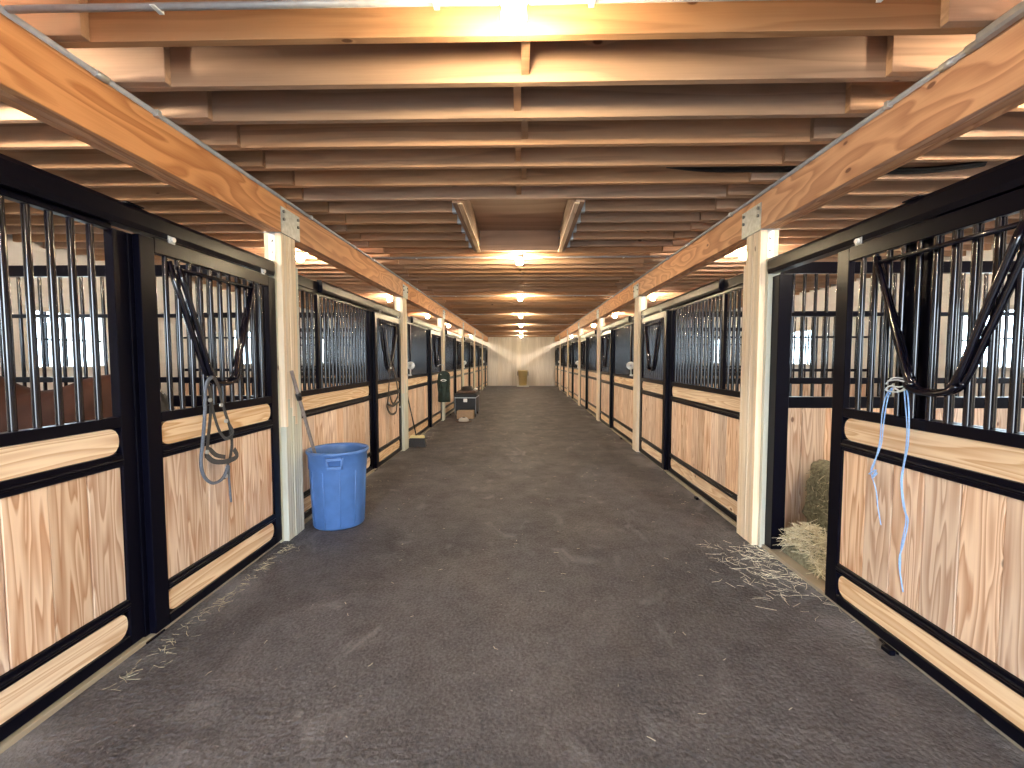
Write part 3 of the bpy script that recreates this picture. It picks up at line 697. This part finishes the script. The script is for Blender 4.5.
put('emblem_inner', prism_mesh([(-.045, 0), (-.02, .012), (.02, .012), (.045, 0), (.02, -.011), (-.02, -.011)], .003, 'jacket', 'XZ'), 'jacket', jo, (jx-.0, yj-.0775, zt-.21))
tube('hook', 'steel', [(X(-1, 1.895), yj, zt+.12), (jx-.06, yj, zt+.15), (jx, yj, zt+.10), (jx, yj, zt-.02)], .008, e, curve=4, seg=6)

# ------------------------------------------------------------------ tack trunk, box, saddle pad and things near it
ty = 11.55
tx0, tx1 = -1.74, -1.20
e = empty('tack_trunk', ((tx0+tx1)/2, ty+.4, 0), 'black wheeled tack trunk with metal edges standing against the stalls', 'trunk')
bx('body', 'blackplastic', tx0, tx1, ty, ty+.85, .09, .50, e, .015)
for x in (tx0, tx1):
    for y in (ty, ty+.85): bx('corner_edge', 'bolt', x-.009, x+.009, y-.009, y+.009, .09, .50, e, .003)
bx('band', 'steel', tx0-.01, tx1+.01, ty-.01, ty+.86, .50, .525, e, .004)
bx('lid', 'blackplastic', tx0-.03, tx1+.03, ty-.03, ty+.88, .525, .62, e, .025)
bx('latch', 'white', (tx0+tx1)/2-.05, (tx0+tx1)/2+.05, ty-.02, ty-.002, .40, .49, e, .006)
for x in (tx0+.08, tx1-.03):
    for y in (ty+.08, ty+.77): cyl('wheel', 'blackplastic', (x, y, .05), .05, .04, e, axis='X', seg=14)
e = empty('saddle_pad', ((tx0+tx1)/2, ty+.4, .62), 'dark folded pad lying on the black trunk lid', 'pad')
bx('pad', 'brown', tx0+.03, tx1+.0, ty+.05, ty+.75, .621, .685, e, .03)
e = empty('strap_coil', ((tx0+tx1)/2-.02, ty+.4, .685), 'small dark bundle of straps on top of the pad', 'straps')
for q in range(4):
    a = [(-1.46+(.16-.01*q)*math.cos(t)*1.0, ty+.35+.2*math.sin(t), .700+.024*q) for t in [2*math.pi*i/12 for i in range(13)]]
    tube('coil', 'leather', a, .015, e, curve=2, seg=8)
tag(bx('folded_towel', 'white', -1.285, -1.20, ty+.25, ty+.55, .686, .735, bev=.02), 'small white folded towel on top of the dark pad', 'towel')
e = empty('cardboard_box', (-1.43, ty-.2, 0), 'low brown cardboard box on the floor in front of the trunk', 'box')
cb = bx('box_body', 'card', -1.65, -1.23, ty-.32, ty-.06, 0, .20, e, .003)
for a, b in ((ty-.32, ty-.195), (ty-.185, ty-.06)): bx('flap', 'card', -1.645, -1.235, a+.002, b-.002, .2005, .205, cb, .001)
e = empty('hat', (-1.41, ty-.80, 0), 'round white and brown cap lying on the floor by the box', 'cap')
lathe('crown', 'tubwhite', ((.001, .11), (.05, .108), (.10, .085), (.125, .05), (.13, .005), (.001, .003)), (-1.41, ty-.80, 0), e, 20)
lathe('brim', 'brown', ((.001, .002), (.19, .0), (.20, .006), (.19, .013), (.001, .013)), (-1.41, ty-.80, 0), e, 24)
lathe('badge', 'brown', ((.001, .002), (.04, .0), (.035, .012), (.001, .014)), (-1.40, ty-.84, .105), e, 12)

# white round fixtures on the grill rails
for s, k, dy in ((-1, 2, .42), (-1, 4, .5), (-1, 6, .5), (1, 2, .42), (1, 4, .5), (1, 6, .5)):
    y = Yk(k)-BAY+.19+dy; x = X(s, 1.94)
    e = empty('rail_fan', (x, y, Z['r3']), 'small round white fixture on %s stall panel from end wall, %s' % (ORD[NB-k+1], side_word(s)), 'fan', 'white clip fixtures %s' % side_word(s))
    bx('clip', 'white', X(s, 1.925), X(s, 1.970), y-.035, y+.035, Z['r3'], Z['r3']+.03, e, .004)
    cyl('stem', 'white', (X(s, 1.94), y, Z['r3']+.08), .012, .1, e, seg=8)
    me = CACHE.get('fanhead')
    if me is None:
        bm = bmesh.new(); lathe_bm(bm, ((.001, -.03), (.05, -.028), (.068, -.01), (.070, .012), (.05, .03), (.001, .034)), 20)
        bmesh.ops.rotate(bm, matrix=Matrix.Rotation(math.pi/2, 3, 'X'), verts=bm.verts); me = bpy.data.meshes.new('fan_head'); bm.to_mesh(me); bm.free(); me.materials.append(M['white']); CACHE['fanhead'] = me
    fh = put('fan_head', me, 'white', e, (X(s, 1.93), y, Z['r3']+.185))
    cyl('hub', 'steel', (X(s, 1.93), y-.036, Z['r3']+.185), .02, .012, fh, axis='Y', seg=10)

# tub at the far wall
e = empty('feed_tub', (.05, YE-.5, 0), 'tall pale yellow tub on a white base at the end wall', 'tub')
bx('base', 'tubwhite', -.27, .39, YE-.85, YE-.2, 0, .07, e, .01)
lathe('body', 'yellow', ((.001, .0), (.21, .0), (.27, .80), (.29, .81), (.28, .84), (.25, .83), (.20, .05), (.001, .04)), (.06, YE-.52, .07), e, 24)
for q in (-1, 1): bx('side_grip', 'brown', .06+q*.29-.02, .06+q*.29+.02, YE-.58, YE-.46, .62, .84, e, .008)

# ------------------------------------------------------------------ hay
def blades(name, mat, n, fn, parent=None, lmin=.05, lmax=.16, w_=.0035, origin=(0, 0, 0), label=None):
    vs_, fs = [], []; o = Vector(origin)
    for i in range(n):
        p, tilt = fn(); a = rnd.uniform(0, 2*math.pi); l = rnd.uniform(lmin, lmax); el = rnd.gauss(0, tilt)
        d = Vector((math.cos(a)*math.cos(el), math.sin(a)*math.cos(el), math.sin(el)))
        side = d.cross(Vector((0, 0, 1))); side = side.normalized() if side.length > .1 else Vector((1, 0, 0))
        bend = Vector((rnd.uniform(-.15, .15), rnd.uniform(-.15, .15), rnd.uniform(-.02, .1)*(1 if tilt > .1 else .1)))*l
        ww = w_*rnd.uniform(.6, 1.3); up = side.cross(d)*ww*.6
        q = [p-d*l/2, p+bend, p+d*l/2]
        b = len(vs_)
        for c_ in q:
            z_ = c_-o
            vs_ += [z_-side*ww/2, z_+side*ww/2, z_+up]
        for k in (0, 3):
            for j in range(3):
                j2 = (j+1) % 3; fs.append((b+k+j, b+k+j2, b+k+3+j2, b+k+3+j))
    for v in vs_: v.z = max(v.z, .0005-o.z)
    me = bpy.data.meshes.new(name); me.from_pydata([tuple(v) for v in vs_], [], fs); me.materials.append(M[mat])
    ob = put(name, me, mat, parent, origin); ob['kind'] = 'stuff'; return ob
def lump(name, mat, c, dims, parent, amp=.03, freq=6, power=4, seg=3, seed=0):
    bm = bmesh.new(); bmesh.ops.create_cube(bm, size=2); bmesh.ops.subdivide_edges(bm, edges=bm.edges[:], cuts=11, use_grid_fill=True)
    for v in bm.verts:
        p = v.co; n = (abs(p.x)**power+abs(p.y)**power+abs(p.z)**power)**(1/power); q = p/n
        q = Vector((q.x*dims[0]/2, q.y*dims[1]/2, q.z*dims[2]/2))
        nn = mnoise.noise(q*freq+Vector((seed, 0, 0)))+.5*mnoise.noise(q*freq*3+Vector((0, seed, 0)))
        q = q+q.normalized()*nn*amp; q.z = max(q.z, -dims[2]/2); v.co = q
    for f in bm.faces: f.smooth = True
    me = bpy.data.meshes.new(name); bm.to_mesh(me); bm.free(); me.materials.append(M[mat]); return put(name, me, mat, parent, c)
hc = Vector((2.50, 3.38, .365))
e = empty('hay_bale', (hc.x, hc.y, 0), 'grey green hay bale upright against the pine partition', 'hay bale')
lump('bale_body', 'haydark', hc, (.52, .38, .72), e, .035, 9, 5)
def on_bale():
    a = rnd.random()
    if a < .5: return Vector((hc.x+rnd.uniform(-.24, .24), hc.y-.19+rnd.uniform(-.015, .02), rnd.uniform(.05, .66))), .7
    if a < .8: return Vector((hc.x-.25+rnd.uniform(-.02, .02), hc.y+rnd.uniform(-.17, .12), rnd.uniform(.05, .66))), .7
    return Vector((hc.x+rnd.uniform(-.2, .2), hc.y+rnd.uniform(-.15, .1), .68)), .3
blades('hay_strands', 'haydark', 700, on_bale, e, .04, .10, .004, (hc.x, hc.y, 0))
blades('straw_strands', 'hay', 420, on_bale, e, .04, .10, .0035, (hc.x, hc.y, 0))
pc = Vector((2.22, 2.98, 0))
e = empty('hay_pile', pc, 'loose pale hay heap spilling from the open stall doorway', 'hay')
def pile_h(x, y):
    if x > 2.21 and y > 3.16: return .012
    return .24*math.exp(-((x-2.09)**2/.018+(y-3.27)**2/.05))+.15*math.exp(-((x-2.16)**2/.05+(y-2.95)**2/.10))
bm = bmesh.new(); gv = {}
for i in range(25):
    for j in range(29):
        x = 2.0+.75*i/24-.0; y = 2.45+1.05*j/28
        ed = min(1, i/2.0, (24-i)/3, j/3, (28-j)/2)
        gv[i, j] = bm.verts.new((x-pc.x, y-pc.y, max(0.001, pile_h(x, y)*.85*max(0, ed)+.018*mnoise.noise(Vector((x*14, y*14, 2)))*ed)))
for i in range(24):
    for j in range(28):
        f = bm.faces.new((gv[i, j], gv[i+1, j], gv[i+1, j+1], gv[i, j+1])); f.smooth = True
me = bpy.data.meshes.new('mound'); bm.to_mesh(me); bm.free(); put('mound', me, 'haydark', e, pc)
def on_pile():
    while True:
        x, y = rnd.uniform(1.99, 2.7), rnd.uniform(2.45, 3.42); h = pile_h(x, y)
        if rnd.random() < .15+h*4: return Vector((x, y, max(.004, h*.9*rnd.uniform(.8, 1.15)))), .32
blades('hay_strands', 'hay', 1300, on_pile, e, .06, .20, .0050, tuple(pc))
blades('straw_strands', 'haylight', 700, on_pile, e, .06, .20, .0046, tuple(pc))
def spill():
    while True:
        x, y = rnd.uniform(1.25, 1.95), rnd.uniform(2.5, 3.65)
        if rnd.random() < math.exp(-((1.95-x)/.33)**2-((y-3.22)/.42)**2): return Vector((x, y, .004)), .03
o = blades('spilled_straw', 'haylight', 230, spill, None, .03, .12, .0024, (1.7, 3.1, 0)); tag(o, 'pale straw scattered on the floor before the open stall', 'straw')
def leftedge():
    y = rnd.uniform(1.9, 3.5); return Vector((-1.90+abs(rnd.gauss(0, .055)), y, .004)), .03
o = blades('spilled_straw', 'hay', 150, leftedge, None, .02, .07, .0020, (-1.85, 2.7, 0)); tag(o, 'thin line of straw along the foot of the halter door', 'straw')
def anywhere():
    if rnd.random() < .5:
        s = rnd.choice((-1, 1)); k = rnd.choice((0, 1, 1, 2, 2, 3)); return Vector((X(s, 1.80-abs(rnd.gauss(0, .07))), Yk(k)+.7+rnd.uniform(.0, 1.2), .003)), .02
    y = rnd.uniform(.9, 12)**1.0; return Vector((rnd.uniform(-1.6, 1.25), y, .003)), .02
o = blades('spilled_straw', 'haylight', 420, anywhere, None, .010, .04, .0022, (0, 5, 0)); tag(o, 'stray straw bits strewn over the open aisle floor', 'straw')

# ------------------------------------------------------------------ horse in the first stall
hy_ = 2.86
def loft(bm, secs, seg=16):
    """secs: (centre, half width, half height, axis direction); one closed tube"""
    rings = []
    for c, a, b, d in secs:
        d = Vector(d).normalized(); sd = Vector((0, 1, 0)); sd = (sd-d*sd.dot(d)).normalized(); up = sd.cross(d)
        if up.z < 0: up = -up
        if abs(d.z) > .9: up = d.cross(sd)
        rings.append([bm.verts.new(Vector(c)+sd*a*math.cos(2*math.pi*i/seg)+up*b*math.sin(2*math.pi*i/seg)) for i in range(seg)])
    for r, q in zip(rings, rings[1:]):
        for i in range(seg): bm.faces.new((r[i], r[(i+1) % seg], q[(i+1) % seg], q[i]))
    bm.faces.new(rings[0]); bm.faces.new(rings[-1])
bm = bmesh.new()
H = lambda x, z: (x, 0, z)
trunk = [(-2.40, 1.02, .10, .18), (-2.47, 1.08, .20, .27), (-2.62, 1.09, .26, .33), (-2.80, 1.06, .28, .335), (-3.0, 1.0, .29, .32), (-3.2, .98, .295, .315), (-3.4, 1.0, .28, .35), (-3.58, 1.03, .25, .385), (-3.74, 1.04, .21, .34), (-3.86, 1.05, .13, .22)]
loft(bm, [((x, hy_, z), a, b, (-1, 0, 0)) for x, z, a, b in trunk])
neck = [(-3.52, 1.14, .15, .27), (-3.75, 1.30, .12, .23), (-3.98, 1.50, .095, .18), (-4.18, 1.68, .085, .14), (-4.28, 1.76, .08, .12)]
loft(bm, [((x, hy_, z), a, b, (-.75, 0, .66)) for x, z, a, b in neck])
head = [(-4.20, 1.80, .08, .10), (-4.33, 1.72, .10, .13), (-4.48, 1.57, .085, .12), (-4.62, 1.40, .06, .085), (-4.70, 1.30, .06, .075), (-4.74, 1.25, .04, .05)]
loft(bm, [((x, hy_, z), a, b, (-.65, 0, -.76)) for x, z, a, b in head])
for q in (-1, 1):
    yy = hy_+q*.15
    fore = [(-3.66, 1.0, .10, .13), (-3.68, .80, .075, .09), (-3.68, .62, .055, .065), (-3.68, .50, .058, .062), (-3.68, .42, .040, .045), (-3.68, .22, .034, .038), (-3.69, .14, .045, .05), (-3.71, .07, .05, .055), (-3.72, .0, .06, .07)]
    loft(bm, [((x, yy, z), a, b, (0, 0, -1)) for x, z, a, b in fore], 12)
    hind = [(-2.66, 1.05, .13, .20), (-2.70, .85, .10, .16), (-2.66, .70, .075, .10), (-2.56, .58, .055, .07), (-2.50, .50, .055, .065), (-2.52, .40, .042, .05), (-2.54, .22, .036, .04), (-2.56, .14, .045, .05), (-2.58, .07, .05, .055), (-2.59, .0, .06, .07)]
    loft(bm, [((x, yy, z), a, b, (0, 0, -1)) for x, z, a, b in hind], 12)
    loft(bm, [((-4.22, hy_+q*.06, 1.84), .02, .03, (-.2, 0, 1)), ((-4.22, hy_+q*.07, 1.92), .03, .025, (-.2, 0, 1)), ((-4.24, hy_+q*.065, 2.0), .006, .006, (-.2, 0, 1))], 8)
for v in bm.verts: v.co.x += 3.1; v.co.y -= hy_
bmesh.ops.recalc_face_normals(bm, faces=bm.faces)
me = bpy.data.meshes.new('horse'); bm.to_mesh(me); bm.free()
e = empty('horse', (-3.1, hy_, 0), 'brown horse standing in the stall behind the barred panel', 'horse')
o = put('body', me, 'horse', e, (-3.1, hy_, 0))
md = o.modifiers.new('remesh', 'REMESH'); md.mode = 'VOXEL'; md.voxel_size = .025; md.use_smooth_shade = True
sm = o.modifiers.new('smooth', 'SMOOTH'); sm.iterations = 8; sm.factor = .5
tube('tail', 'mane', [(-2.42, hy_, 1.28), (-2.33, hy_, 1.15), (-2.31, hy_, .85), (-2.34, hy_, .5)], .05, e, curve=5, seg=10)
for i in range(9):
    t = i/8; x = -3.62-.62*t; z = 1.46+.43*t
    tube('mane_lock', 'mane', [(x, hy_, z), (x+.03, hy_-.09, z-.05), (x+.05, hy_-.12, z-.20)], .022, e, curve=4, seg=6)
for q in (-1, 1):
    put('eye', lathe('eye', 'mane', ((.001, -.018), (.014, -.010), (.018, 0), (.014, .010), (.001, .018)), (0, 0, -5)).data, 'mane', e, (-4.40, hy_+q*.085, 1.69))
for o in [o for o in bpy.data.objects if o.name.startswith('eye') and o.parent is None]: bpy.data.objects.remove(o)
